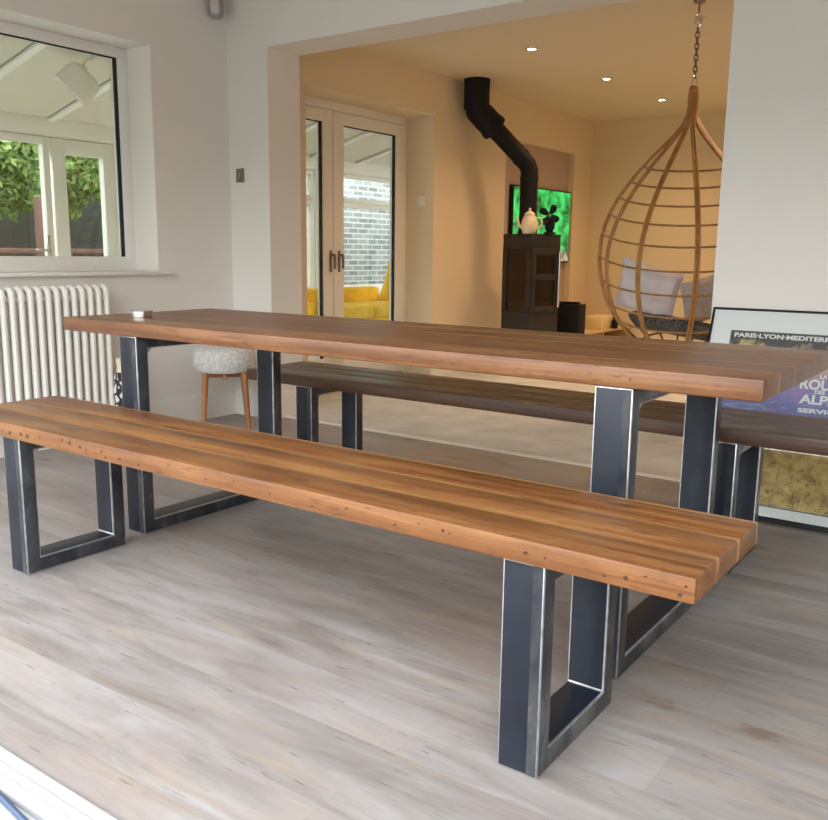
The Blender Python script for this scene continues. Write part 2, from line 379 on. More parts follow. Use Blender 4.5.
def box_obj(name, lo, hi, m, parent=None, bev=0):
    return MB().box(lo, hi, bev).build(name, m, parent)
def tag(o, label, cat, group=None):
    o['label'] = label; o['category'] = cat
    if group: o['group'] = group
    return o
def thing(name, label, cat, loc=(0, 0, 0), rot=(0, 0, 0), group=None):
    o = bpy.data.objects.new(name, None); COL.objects.link(o); o.location = loc; o.rotation_euler = rot; o.empty_display_size = .1
    return tag(o, label, cat, group)
def struct(name, loc=None, mb=None, m=None):
    if mb is not None: o = mb.build(name, m, smooth=0)
    else: o = bpy.data.objects.new(name, None); COL.objects.link(o); o.location = loc or (0, 0, 0)
    o['kind'] = 'structure'; return o
def copy_tree(o, parent=None):
    c = o.copy(); COL.objects.link(c); c.parent = parent
    for ch in list(o.children): copy_tree(ch, c)
    return c

# ------------------------------------------------------------------ dimensions (metres)
XW = -2.283            # inner face of the window wall
XO = -2.64             # its outer face
NY0, NY1 = 1.31, 1.575 # thickness of the wall between dining room and living room
NX, PX = -1.955, .64   # opening between nib and pier
HZ = 2.148             # underside of header
CZ = 2.40              # living room ceiling
CD = 2.52              # dining room ceiling
FY = -1.58             # inner edge of the big sliding door threshold
LY = 6.46              # far wall of the living room
XR = 3.3               # right wall

# ------------------------------------------------------------------ room shell
struct('floor', mb=MB().box((XW - .02, FY - .004, -.08), (XR + .1, 1.40, 0)), m=M['floor'])
struct('floor_living_carpet', mb=MB().box((XW - .02, 1.415, -.08), (XR + .1, LY + .1, .004)), m=M['carpet'])
struct('trim_1', mb=MB().box((XW + .3, 1.385, 0.0), (PX + .02, 1.425, .007), .003), m=M['gloss'])      # threshold strip
struct('ceiling', mb=MB().box((XO, FY - .3, CD), (XR + .1, NY0 + .05, CD + .1)), m=M['ceil'])
struct('ceiling_living', mb=MB().box((XO, NY0 + .05, CZ), (XR + .1, LY + .1, CZ + .2)), m=M['ceil2'])
# window wall with window opening and french door opening
WY0, WY1, WZ0, WZ1 = -1.05, .757, .884, 2.095
DY0, DY1, DZ1 = 1.98, 3.477, 2.082
A0, A1 = 4.62, 6.035           # alcove behind the television
def seg(mb, y0, y1, z0, z1): mb.box((XO, y0, z0), (XW, y1, z1))
w = MB(); seg(w, FY - .3, WY0, 0, CD); seg(w, WY0, WY1, 0, WZ0); seg(w, WY0, WY1, WZ1, CD); seg(w, WY1, 1.33, 0, CD)
struct('wall_left', mb=w, m=M['wall'])
w = MB(); seg(w, 1.33, DY0, 0, CZ); seg(w, DY0, DY1, DZ1, CZ); seg(w, DY1, A0, 0, CZ); w.box((XO, A1, 0), (XW, LY + .1, CZ))
w.box((XO, A0, 2.03), (XW, A1, CZ))
struct('wall_left_living', mb=w, m=M['livewall'])
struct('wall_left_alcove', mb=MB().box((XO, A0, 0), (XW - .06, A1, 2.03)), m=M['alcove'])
# dividing wall: nib, header, pier
w = MB(); w.box((XW, NY0, 0), (NX, NY1, HZ)); w.box((XW, NY0, HZ), (XR, NY0 + .05, CD)); w.box((XW, NY0 + .05, HZ), (XR, NY1, CZ)); w.box((PX, NY0, 0), (XR, NY1, HZ))
struct('wall_middle', mb=w, m=M['wall'])
struct('wall_right', mb=MB().box((XR, FY - .3, 0), (XR + .12, LY + .1, CD)), m=M['wall'])
struct('wall_back', mb=MB().box((XO, LY, 0), (XR + .1, LY + .12, CZ)), m=M['livewall'])
# front wall around the wide sliding door opening
w = MB(); w.box((XO, FY - .3, 0), (-2.15, FY - .02, CD)); w.box((2.9, FY - .3, 0), (XR + .1, FY - .02, CD)); w.box((-2.15, FY - .3, 2.12), (2.9, FY - .02, CD))
struct('wall_front', mb=w, m=M['wall'])
# skirting boards
def skirt(name, pts):
    mb = MB()
    for (a, b) in zip(pts, pts[1:]):
        a, b = Vector((*a, 0)), Vector((*b, 0)); d = (b - a); L_ = d.length; ang = math.atan2(d.y, d.x)
        mt = Matrix.Translation(a) @ Matrix.Rotation(ang, 4, 'Z')
        mb.box((0, -.016, 0), (L_, 0, .135), mtx=mt); mb.box((0, -.010, .135), (L_, 0, .158), .002, mtx=mt)
    return struct(name, mb=mb, m=M['gloss'])
skirt('baseboard_left', [(XW, -1.6), (XW, NY0)])
skirt('baseboard_nib', [(XW, NY0), (NX, NY0), (NX, NY1)])
skirt('baseboard_right', [(PX, NY0), (XR, NY0)])
skirt('baseboard_living', [(XW, DY1), (XW, A0)])
skirt('baseboard_back', [(XW, LY), (XR, LY)])

# sliding door threshold at the camera's feet
d = struct('door_1', (0, 0, 0))
MB().box((-2.15, -1.60, -.03), (2.9, FY, .012), .004).build('door_sill', M['sill'], d)
m_ = MB(); m_.box((-2.15, -1.652, -.03), (2.9, -1.602, .004), .003); m_.box((-2.15, -1.90, -.03), (2.9, -1.656, -.002), .003)
m_.box((-2.15, -1.634, .004), (2.9, -1.628, .010), .002)
MB().box((-2.15, -1.604, .0), (2.9, -1.600, .0055)).box((-2.15, -1.6565, -.004), (2.9, -1.6515, .003)).build('track_gap', M['greyp'], d)
m_.build('door_track', M['sill'], d)
MB().tube([(-.4 + i * .1, -1.645 - .0035 * (i - 4) - .0012 * (i - 4) ** 2 * (1 if i > 4 else .1), .006) for i in range(20)], .006, 10).build('brush_seal', M['bluegrey'], d)
m_ = MB(); m_.box((-2.15, -1.88, 0), (-2.07, FY, 2.12), .004); m_.box((2.82, -1.88, 0), (2.9, FY, 2.12), .004); m_.box((-2.15, -1.88, 2.04), (2.9, FY, 2.12), .004)
m_.build('door_frame', M['upvc'], d)

# ---- window to the conservatory
wn = struct('window_1', (0, 0, 0)); fx0, fx1 = -2.55, -2.483
m_ = MB()
m_.box((fx0, WY0, WZ0), (fx1, WY1, WZ0 + .084), .006); m_.box((fx0, WY0, WZ1 - .055), (fx1, WY1, WZ1), .006)
m_.box((fx0, WY1 - .062, WZ0 + .07), (fx1 - .0008, WY1, WZ1 - .05), .006); m_.box((fx0, WY0, WZ0 + .07), (fx1 - .0008, WY0 + .09, WZ1 - .05), .006)
m_.build('window_frame', M['upvc'], wn)
m_ = MB(); gx = -2.495
m_.box((gx - .01, WY1 - .082, WZ0 + .07), (gx, WY1 - .060, WZ1 - .05)); m_.box((gx - .01, WY0 + .08, WZ1 - .062), (gx, WY1 - .060, WZ1 - .052))
m_.build('window_gasket', M['gasket'], wn)
box_obj('pane', (-2.522, WY0 + .08, WZ0 + .06), (-2.516, WY1 - .05, WZ1 - .05), M['glass'], wn)
MB().box((-2.49, WY0 - .07, .872), (XW + .045, WY1, .892), .005).box((XW, WY1 - .01, .872), (XW + .045, .835, .892), .005).build('window_sill', M['gloss'], wn)

# ---- french doors to the conservatory
fd = struct('door_2', (0, 0, 0)); dx0, dx1 = -2.615, -2.555
m_ = MB(); m_.box((dx0, DY0, 0), (dx1, DY0 + .05, DZ1), .005); m_.box((dx0, DY1 - .045, 0), (dx1, DY1, DZ1), .005); m_.box((dx0, DY0 + .05, 2.022), (dx1, DY1 - .045, DZ1), .003)
m_.build('door_frame', M['upvc'], fd)
YM = 2.553
for (a, b, gs) in ((DY0 + .055, YM - .006, 1), (YM + .006, DY1 - .052, 1)):
    m_ = MB(); X0, X1 = dx0 + .01, dx1 + .012
    m_.box((X0, a, .03), (X1, a + .115, 2.015), .007); m_.box((X0, b - .108, .03), (X1, b, 2.015), .007)
    m_.box((X0, a + .1, 1.928), (X1 - .0008, b - .09, 2.015), .007); m_.box((X0, a + .1, .03), (X1 - .0008, b - .09, .22), .007)
    leaf = m_.build('door_leaf', M['upvc'], fd)
    g_ = MB(); g_.box((X1 - .022, b - .130, .22), (X1 - .008, b - .107, 1.928)); g_.box((X1 - .022, a + .11, 1.920), (X1 - .012, b - .1, 1.929)); g_.build('door_gasket', M['gasket'], leaf)
    box_obj('pane', (X0 + .02, a + .1, .2), (X0 + .026, b - .08, 1.92), M['glass'], leaf)
for yy, sg in ((YM - .035, -1), (YM + .060, 1)):
    h = MB(); xf = dx1 + .012
    h.box((xf, yy - .013, .86), (xf + .008, yy + .013, 1.02), .004); h.cyl((xf + .003, yy, .985), (xf + .045, yy, .985), .009); h.box((xf + .035, yy - .009, .885), (xf + .05, yy + .009, .995), .005)
    h.build('door_handle', M['bronze'], fd)

# ------------------------------------------------------------------ dining set
def leg_frame(x1, y0, y1, h, w=.094, t=.05, parent=None, name='leg_frame'):
    """rectangular ring of heavy steel section standing in the y-z plane; w is its width along x"""
    b = bmesh.new(); ti = t
    outer = [(y0, 0), (y1, 0), (y1, h), (y0, h)]; inner = [(y0 + ti, ti), (y1 - ti, ti), (y1 - ti, h - ti * .88), (y0 + ti, h - ti * .88)]
    V = {}
    for s_, x in enumerate((x1 - w, x1)):
        for k, P in enumerate((outer, inner)):
            for i, (y, z) in enumerate(P): V[s_, k, i] = b.verts.new((x, y, z))
    for i in range(4):
        j = (i + 1) % 4
        b.faces.new((V[1, 0, i], V[1, 0, j], V[1, 1, j], V[1, 1, i])).material_index = 2
        b.faces.new((V[0, 0, j], V[0, 0, i], V[0, 1, i], V[0, 1, j])).material_index = 2
        b.faces.new((V[0, 0, i], V[0, 0, j], V[1, 0, j], V[1, 0, i])).material_index = 0
        b.faces.new((V[0, 1, j], V[0, 1, i], V[1, 1, i], V[1, 1, j])).material_index = 0
    bmesh.ops.recalc_face_normals(b, faces=b.faces)
    es = [e for e in b.edges if len(e.link_faces) == 2 and e.calc_face_angle(0) > 1]
    bmesh.ops.bevel(b, geom=es, offset=.0045, segments=2, affect='EDGES', material=1, profile=.5)
    # weld gusset bead at the upper inside corners
    mb = MB(); mb._take(b, None)
    for yy, sg in ((y0 + ti, 1), (y1 - ti, -1)):
        for k_ in range(4):
            mb.box((x1 - w + .004, min(yy, yy + (.016 - .004 * k_) * sg), h - ti * .88 - .004 * k_ - .004), (x1 - .003, max(yy, yy + (.016 - .004 * k_) * sg), h - ti * .88 - .004 * k_ + .001), .0015, mi=1)
    mb.box((x1 - .024, y0 - .0005, .004), (x1 - .0035, y0 + .001, h - .004), 0, mi=2)
    # mounting flange under the timber
    mb.box((x1 - w - .0, y0 + .004, h - .006), (x1, y1 - .004, h - .0005), 0, mi=0)
    return mb.build(name, [M['steel'], M['edge'], M['side']], parent, smooth=30)

def slab(name, x0, x1, y0, y1, z0, z1, nb, m, parent, holes=(), rnd=.005, worn=None):
    mb = MB(); bw = (y1 - y0) / nb
    rs = random.Random(name + str(x0))
    for i in range(nb):
        b = bmesh.new(); bmesh.ops.create_cube(b, size=1)
        dz = rs.uniform(-.0006, .0006); dx = rs.uniform(-.0004, .0004)
        lo = (x0 + dx, y0 + i * bw + .0001, z0); hi = (x1 + dx, y0 + (i + 1) * bw - .0001, z1 + dz)
        for v in b.verts: v.co = Vector([lo[k] + (hi[k] - lo[k]) * (v.co[k] + .5) for k in range(3)])
        out = [e for e in b.edges]
        ob = []; en = []
        for e in out:
            ym = (e.verts[0].co.y + e.verts[1].co.y) / 2; alongx = abs(e.verts[0].co.x - e.verts[1].co.x) > .5
            outer_y = (i == 0 and ym < lo[1] + .01) or (i == nb - 1 and ym > hi[1] - .01)
            upright = abs(e.verts[0].co.z - e.verts[1].co.z) > .01
            if outer_y and (alongx or upright): ob.append(e)
            elif not alongx and not upright: en.append(e)
        if not ob: bmesh.ops.bevel(b, geom=en, offset=rnd, segments=2, affect='EDGES', profile=.5)
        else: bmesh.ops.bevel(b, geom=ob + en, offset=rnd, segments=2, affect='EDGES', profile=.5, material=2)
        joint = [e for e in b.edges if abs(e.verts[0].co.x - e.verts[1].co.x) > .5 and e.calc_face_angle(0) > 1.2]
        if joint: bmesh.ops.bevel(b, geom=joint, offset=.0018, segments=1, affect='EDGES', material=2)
        mb._take(b, 0)
    for hx, hz, hr in holes:   # old nail holes in the front edge
        mt = Matrix.Translation((hx, y0 + .0006, z0 + hz)) @ Matrix.Diagonal((hr * 1.0, .0010, hr * .72, 1))
        s_ = bmesh.new(); bmesh.ops.create_icosphere(s_, subdivisions=2, radius=1)
        rs2 = random.Random(hx)
        for v in s_.verts: v.co *= rs2.uniform(.7, 1.2)
        mb._take(s_, 1, mt)
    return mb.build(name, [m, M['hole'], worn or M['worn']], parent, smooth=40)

# dining table
tl = thing('dining_table', 'long rustic wooden dining table on black steel box legs with a small tin on top', 'table', (.0815, -.2025, 0))
ox, oy = .0815, -.2025
rr = random.Random(9)
th = [(.95, .022, .004), (-1.02, .03, .003), (-.6, .018, .003), (.35, .012, .004), (.1, .03, .0025)]
slab('tabletop', -1.247, 1.2375, -.3565, .3565, .712, .76, 5, M['table'], tl, th, .0055)
leg_frame(-.755 - ox, -.547 - oy, .161 - oy, .7118, parent=tl); leg_frame(1.036 - ox, -.547 - oy, .161 - oy, .7118, parent=tl)
# near bench
bx, by = .129, -.8365
bn = thing('dining_bench', 'near rustic wooden bench with nail holes along its front edge, before the table', 'bench', (bx, by, 0), group=None)
hs = []
for px, dz, r_ in ((-1.14, .02, .004), (-1.09, .03, .005), (-1.02, .024, .008), (-.955, .027, .007), (-.90, .02, .005), (-.86, .018, .010), (-.80, .022, .008), (-.765, .021, .009), (-.70, .026, .006), (-.585, .033, .008), (-.55, .030, .0095), (-.50, .025, .008), (-.47, .022, .006), (-.40, .027, .007),
                   (-.385, .012, .006), (-.32, .018, .006), (-.24, .014, .0045), (-.12, .030, .004), (0.02, .018, .0045), (.12, .03, .004), (.24, .020, .0045), (.37, .014, .005), (.47, .028, .004), (.60, .017, .0045), (.66, .031, .0035), (.72, .029, .0055), (.735, .026, .0035),
                   (.905, .022, .0065), (.945, .022, .004), (1.06, .015, .0045), (1.10, .02, .0065), (1.135, .031, .003), (1.195, .012, .006), (1.205, .03, .004)):
    hs.append((px, dz, r_))
slab('seat', -1.221, 1.221, -.1945, .1945, .438, .485, 3, M['bench'], bn, hs, .0042)
leg_frame(-.713 - bx, -1.017 - by, -.653 - by, .4378, parent=bn, w=.09); leg_frame(1.068 - bx, -1.017 - by, -.653 - by, .4378, parent=bn, w=.09)
# far bench
fb = thing('dining_bench', 'far wooden bench in a shaded tone, on steel legs behind the table, beside the framed poster', 'bench', (.112, .489, 0))
slab('seat', -1.221, 1.221, -.1885, .1885, .438, .485, 3, M['bench_shaded'], fb, [(-.9, .02, .004), (.3, .03, .004)], .003, M['lit_edge_shaded'])
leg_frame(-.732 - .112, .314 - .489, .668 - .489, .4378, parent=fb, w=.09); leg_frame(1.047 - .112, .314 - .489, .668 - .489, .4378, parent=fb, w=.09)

# tin on the table
tn = thing('candle_tin', 'small round silver tin with a lid on the far left of the table', 'tin', (-.945, -.375, .7602))
MB().lathe([(0, 0), (.036, 0), (.038, .002), (.038, .017), (0, .017)]).build('tin_body', M['chrome'], tn)
MB().lathe([(.0375, .0172), (.0395, .0172), (.0395, .024), (.037, .0275), (0, .0275)]).build('tin_lid', M['chrome'], tn)

# upholstered stool
st = thing('stool', 'round pale grey upholstered stool with wooden legs beneath the table end', 'stool', (-2.035, 1.0, 0), (0, 0, R(-41)))
MB().lathe([(0, .318), (.12, .318), (.158, .325), (.176, .35), (.180, .40), (.172, .445), (.14, .462), (0, .468)], 36).build('seat', M['stoolfab'], st)
for sx in (-1, 1):
    for sy in (-1, 1):
        MB().cyl((sx * .108, sy * .108, .322), (sx * .128, sy * .128, 0), .019, .012, 14).build('leg', M['beech'], st)
MB().box((-.118, -.012, .285), (.118, .012, .318), .003).build('stretcher', M['beech'], st)
MB().box((-.012, -.118, .285), (.012, .118, .318), .003).build('stretcher', M['beech'], st)

# patterned bottle-shaped ornament by the radiator
vs = thing('floor_vase', 'slim cream vase with black and white pattern standing between radiator and table leg', 'vase', (-2.13, .375, 0))
MB().lathe([(0, 0), (.045, 0), (.052, .02), (.05, .2), (.044, .34), (.03, .372)], 24).build('vase_body', M['vase'], vs)
MB().lathe([(.03, .372), (.026, .40), (.03, .43), (.031, .445), (.024, .445), (.02, .38)], 24).build('vase_neck', M['cream'], vs)

# radiator
rd = thing('column_radiator', 'white multi-column radiator on the wall below the window', 'radiator', (XW, 0, 0))
col_proto = None; PITCH = .0465
for i in range(28):
    y = .322 - i * PITCH
    if y < -.95: break
    if col_proto is None:
        mb = MB()
        for cx in (.060, .125):
            pts = [(cx, 0, .19), (cx, 0, .78)]
            mb.tube(pts, .0145, 10)
        mb.tube([(.060, 0, .78), (.062, 0, .80), (.075, 0, .812), (.1, 0, .816), (.117, 0, .808), (.125, 0, .79), (.125, 0, .77)], .0165, 10)
        mb.tube([(.060, 0, .20), (.062, 0, .18), (.075, 0, .168), (.11, 0, .168), (.123, 0, .18), (.125, 0, .2)], .0165, 10)
        mb.cyl((.0925, -.0225, .77), (.0925, .0225, .77), .019, n=12); mb.cyl((.0925, -.0225, .21), (.0925, .0225, .21), .019, n=12)
        mb.tube([(.060, 0, .74), (.08, 0, .765), (.0925, 0, .77), (.105, 0, .765), (.125, 0, .74)], .011, 8)
        col_proto = mb.build('column', M['rad'], rd); c = col_proto
    else:
        c = col_proto.copy(); COL.objects.link(c); c.parent = rd
    c.location = (0, y, 0)
for yy in (.30, -.75): MB().box((0, yy - .012, .6), (.06, yy + .012, .64)).build('bracket', M['rad'], rd)
MB().cyl((.0925, .34, .21), (.0925, .375, .21), .014).cyl((.0925, .375, .21), (.0925, .375, 0), .0075).build('valve_pipe', M['chrome'], rd)

# switches and sensor
s1 = thing('light_switch', 'small brushed bronze light switch on the white wall beside the opening', 'switch', (-2.193, NY0 - .001, 1.451))
MB().box((-.033, -.006, -.04), (.033, 0, .04), .002).build('plate', M['bronze'], s1); MB().box((-.008, -.011, -.014), (.008, -.004, .014), .002).build('rocker', M['greyp'], s1)
s2 = thing('light_switch', 'small white light switch in the reveal of the french doors', 'switch', (-2.398, DY1 - .001, 1.42))
MB().box((-.04, -.008, -.04), (.04, 0, .04), .003).build('plate', M['plastic'], s2); MB().box((-.01, -.012, -.016), (.01, -.006, .016), .002).build('rocker', M['plastic'], s2)
sn = thing('alarm_sensor', 'small pinkish white motion sensor high in the wall corner', 'sensor', (-2.25, 1.215, 2.31), (0, 0, R(38)))
sn.scale = (1.45, 1.45, 1.45)
MB().box((-.026, -.045, .0), (.026, .0, .125), .016, 4).build('housing', M['greyp'], sn); MB().box((-.022, -.052, .012), (.016, -.03, .105), .012, 4).build('lens', M['sensor'], sn)
MB().box((-.014, -.01, .04), (.014, .045, .08), .003).build('bracket', M['greyp'], sn)

# ------------------------------------------------------------------ framed poster
PL = math.atan2(.796, .29)
ps = thing('framed_poster', 'black framed travel poster leaning against the white wall behind the benches', 'poster', (.646, .995, .001), (PL, 0, 0))
PM = Matrix.Rotation(PL, 4, 'X')
ps.rotation_euler = PM.to_euler(); ps.location = Vector((.660, 1.284, .796)) - PM @ Vector((0, .845, 0))
PW, PH = .646, .845
m_ = MB(); fwid = .008
m_.box((0, 0, 0), (PW, .020, .020), .001); m_.box((0, PH - fwid, 0), (PW, PH, .018), .001); m_.box((0, .014, 0), (fwid, PH - fwid, .018), .001); m_.box((PW - fwid, .014, 0), (PW, PH - fwid, .018), .001)
m_.build('frame', M['frameblk'], ps)
box_obj('mount', (.004, .004, .002), (PW - .004, PH - .004, .010), M['mount'], ps)
# print
def print_mat():
    m, nt, b = new_mat('poster_print'); L = nt.links
    tc = nt.nodes.new('ShaderNodeTexCoord'); sep = nt.nodes.new('ShaderNodeSeparateXYZ'); L.new(tc.outputs['Object'], sep.inputs[0])
    n1 = noise(nt, mapping(nt, tc.outputs['Object'], (6, 6, 1)), 1.5, 6, .65, .6)
    n2 = noise(nt, mapping(nt, tc.outputs['Object'], (5, 16, 1)), 2.0, 5, .65, 1.5)
    h = math_node(nt, 'ADD', sep.outputs[1], math_node(nt, 'MULTIPLY', math_node(nt, 'SUBTRACT', n1, .5), .22))
    r = ramp(nt, [(.0, (.05, .055, .20)), (.44, (.10, .10, .34)), (.50, (.20, .16, .46)), (.56, (.30, .20, .42)), (.62, (.55, .36, .30)), (.665, (.80, .56, .22)), (.70, (.07, .06, .07)), (.8, (.05, .045, .06))])
    L.new(h, r.inputs[0])
    w2 = ramp(nt, [(.55, (0, 0, 0)), (.62, (1, 1, 1)), (.68, (0, 0, 0))]); L.new(n2, w2.inputs[0])
    col = mixc(nt, math_node(nt, 'MULTIPLY', w2.outputs[0], .45), r.outputs[0], (.42, .55, .72))
    L.new(col, b.inputs['Base Color']); b.inputs['Roughness'].default_value = .35
    return m
def map_mat():
    m, nt, b = new_mat('poster_map'); L = nt.links
    tc = nt.nodes.new('ShaderNodeTexCoord')
    r = ramp(nt, [(.35, (.27, .175, .055)), (.5, (.54, .36, .13)), (.65, (.68, .48, .20))]); L.new(noise(nt, tc.outputs['Object'], 22, 6, .65, .4), r.inputs[0])
    n2 = noise(nt, tc.outputs['Object'], 9, 3, .5, .9)
    ln = ramp(nt, [(.492, (0, 0, 0)), (.500, (1, 1, 1)), (.508, (0, 0, 0))]); L.new(n2, ln.inputs[0])
    n3 = noise(nt, mapping(nt, tc.outputs['Object'], (1, 1, 1), (3, 1, 0)), 16, 4, .6, .5)
    l3 = ramp(nt, [(.64, (0, 0, 0)), (.68, (1, 1, 1))]); L.new(n3, l3.inputs[0])
    col = mixc(nt, math_node(nt, 'MULTIPLY', ln.outputs[0], .8), r.outputs[0], (.05, .06, .02))
    col = mixc(nt, math_node(nt, 'MULTIPLY', l3.outputs[0], .8), col, (.10, .12, .02))
    L.new(col, b.inputs['Base Color']); b.inputs['Roughness'].default_value = .35
    return m
qx0, qx1 = .087, .561
box_obj('print', (qx0, .058, .010), (qx1, .752, .0112), print_mat(), ps)
box_obj('map_panel', (qx0 + .004, .062, .0112), (qx1 - .004, .345, .0120), map_mat(), ps)
box_obj('title_band', (qx0 + .002, .718, .0112), (qx1 - .002, .750, .0118), mat('poster_dark_band', (.06, .055, .075), .4), ps)
def text(s_, x, y, size, parent, align='LEFT', width=None, sx=1, z=.0122, bold=.0):
    cu = bpy.data.curves.new('t', 'FONT'); cu.body = s_; cu.size = size; cu.align_x = align; cu.extrude = .0002; cu.resolution_u = 4; cu.offset = bold
    o = bpy.data.objects.new('t', cu); COL.objects.link(o); bpy.context.view_layer.update()
    dg = bpy.context.evaluated_depsgraph_get(); me = bpy.data.meshes.new_from_object(o.evaluated_get(dg)); bpy.data.objects.remove(o)
    xs = [v.co.x for v in me.vertices]; k = sx
    if width: k = width / (max(xs) - min(xs))
    c0 = (min(xs) + max(xs)) / 2
    for v in me.vertices: v.co.x = (v.co.x - c0) * k
    me.materials.clear(); me.materials.append(M['txt'])
    t = bpy.data.objects.new('lettering', me); COL.objects.link(t); t.parent = parent; t.location = (x, y, z)
    return t
text('PARIS·LYON·MEDITERRANEE', .103 + .224, .7255, .0245, ps, width=.448, bold=.0010)
text('LA', .462, .580, .0225, ps, bold=.0008)
text('ROUTE', .467, .536, .054, ps, width=.170, bold=.0018)
text('DES', .456, .5185, .0215, ps, bold=.0008)
text('ALPES', .466, .478, .049, ps, width=.156, bold=.0018)
text('SERVICE', .466, .442, .022, ps, width=.156, bold=.0008)
box_obj('glazing', (fwid, .014, .0128), (PW - fwid, PH - fwid, .0142), M['glass'], ps)

# ------------------------------------------------------------------ living room: stove, flue, television
sv = thing('wood_stove', 'tall charcoal wood-burning stove in the living room in front of the television', 'stove', (-1.83, 4.32, .004), (0, 0, R(-17.4)))
hw = .173; H = 1.162
# local +x is the front, local -y is the side that also faces the camera
m_ = MB()
m_.box((-hw, -hw, 0), (hw, hw, .52), .004); m_.box((-hw, -hw, 1.05), (hw, hw, H), .004)
for (a, b) in (((-hw, -hw), (-hw + .05, -hw + .03)), ((hw - .055, -hw), (hw, -hw + .05)), ((hw - .055, hw - .05), (hw, hw)), ((-hw, hw - .03), (-hw + .05, hw))):
    m_.box((a[0], a[1], .5), (b[0], b[1], 1.07))
m_.box((-hw, -hw + .01, .5), (-hw + .02, hw - .01, 1.07))
m_.build('body', M['stove'], sv)
m_ = MB(); m_.box((-hw - .003, -hw - .003, H), (hw + .003, hw + .003, H + .012), .003); m_.build('top_plate', M['stove'], sv)
m_ = MB(); m_.box((-hw + .02, -hw + .03, .52), (hw - .03, hw - .03, .60), .01); m_.box((-hw + .03, hw - .05, .6), (hw - .03, hw - .03, 1.05)); m_.box((-hw + .02, -hw + .04, .6), (-hw + .04, hw - .04, 1.05))
m_.build('fire_chamber', M['soot'], sv)
m_ = MB(); m_.box((-hw + .05, -hw + .002, .53), (hw - .055, -hw + .012, 1.05)); m_.build('side_glass', M['stoveglass'], sv)
dr = MB(); F0 = hw
dr.box((F0, -hw + .01, .52), (F0 + .012, -hw + .05, 1.06), .003); dr.box((F0, hw - .06, .52), (F0 + .012, hw - .01, 1.06), .003); dr.box((F0, -hw + .05, 1.0), (F0 + .012, hw - .06, 1.06), .003); dr.box((F0, -hw + .05, .52), (F0 + .012, hw - .06, .57), .003); dr.box((F0, -hw + .05, .79), (F0 + .012, hw - .06, .84), .003)
dob = dr.build('door', M['stove'], sv)
box_obj('glass_pane', (F0 + .002, -hw + .045, .57), (F0 + .006, hw - .055, 1.0), M['stoveglass'], dob)
MB().cyl((F0 + .03, hw - .035, .56), (F0 + .03, hw - .035, 1.03), .010).box((F0 + .01, hw - .04, .60), (F0 + .03, hw - .03, .62)).box((F0 + .01, hw - .04, .98), (F0 + .03, hw - .03, 1.0)).build('handle', M['chrome'], dob)

pT = Vector((-2.14, 3.87, CZ)); e1 = Vector((-2.14, 3.87, 2.17)); e2 = Vector((-1.86, 4.29, 1.74)); pB = Vector((-1.86, 4.29, H + .017))
fl = thing('flue_pipe', 'black flue pipe bending from the ceiling down to the stove top', 'flue', tuple(pT))
q = lambda v: tuple(Vector(v) - pT)
m_ = MB(); dd = (e2 - e1).normalized()
m_.cyl(q(pT), q(e1), .105, n=28); 
bend = [e1 + Vector((0, 0, .05)), e1, e1 + dd * .06]
m_.tube([q(v) for v in (e1 + Vector((0, 0, .10)), e1 + Vector((0, 0, .05)), e1 + Vector((0, 0, .0)) + dd * .02, e1 + dd * .08, e1 + dd * .19)], .105, 28)
m_.cyl(q(e1 + dd * .185), q(e1 + dd * .225), .112, n=28); m_.cyl(q(e1 + dd * .225), q(e1 + dd * .24), .112, .078, n=28)
m_.build('upper_sleeve', M['black'], fl, smooth=40)
m_ = MB()
m_.tube([q(v) for v in (e1 + dd * .2, e2 - dd * .10, e2 - dd * .03 + Vector((0, 0, -.005)), e2 + Vector((0, 0, -.035)), e2 + Vector((0, 0, -.1)), pB)], .075, 28)
m_.cyl(q(pB), q(pB + Vector((0, 0, .03))), .083, n=28); m_.cyl(q(e2 + Vector((0, 0, -.12))), q(e2 + Vector((0, 0, -.09))), .079, n=28); m_.cyl(q(e2 - dd * .13), q(e2 - dd * .10), .079, n=28)
m_.build('lower_pipe', M['black'], fl, smooth=40)
MB().lathe([(.1, -.006), (.108, -.006), (.108, 0), (.1, 0)]).build('ceiling_collar', M['black'], fl)

tp = thing('teapot', 'cream teapot with a lid on top of the stove', 'teapot', (-1.775, 4.165, H + .0165), (0, 0, R(205)))
tp.scale = (1.15, 1.15, 1.15)
MB().lathe([(0, 0), (.045, 0), (.052, .01), (.062, .05), (.058, .09), (.042, .125), (.036, .135)]).build('pot_body', M['cream'], tp)
MB().lathe([(.040, .135), (.038, .143), (.02, .158), (.007, .163), (.011, .172), (.009, .182), (0, .185)]).build('pot_lid', M['cream'], tp)
MB().tube([(.05, 0, .04), (.075, 0, .06), (.088, 0, .10), (.097, 0, .125)], .01, 10, radii=[.014, .011, .009, .008]).build('spout', M['cream'], tp)
MB().tube([(-.045, 0, .115), (-.08, 0, .115), (-.092, 0, .08), (-.078, 0, .045), (-.055, 0, .035)], .006, 8).build('handle', M['cream'], tp)
fn = thing('stove_fan', 'small black stove fan on top of the stove, right of the teapot', 'fan', (-1.655, 4.30, H + .0165), (0, 0, R(20)))
fn.scale = (1.35, 1.35, 1.35)
MB().box((-.035, -.025, 0), (.035, .025, .012), .003).box((-.022, -.006, .01), (.022, .006, .10), .002).box((-.03, -.012, .03), (-.024, .012, .10)).box((.024, -.012, .03), (.03, .012, .10)).build('fan_body', M['black'], fn)
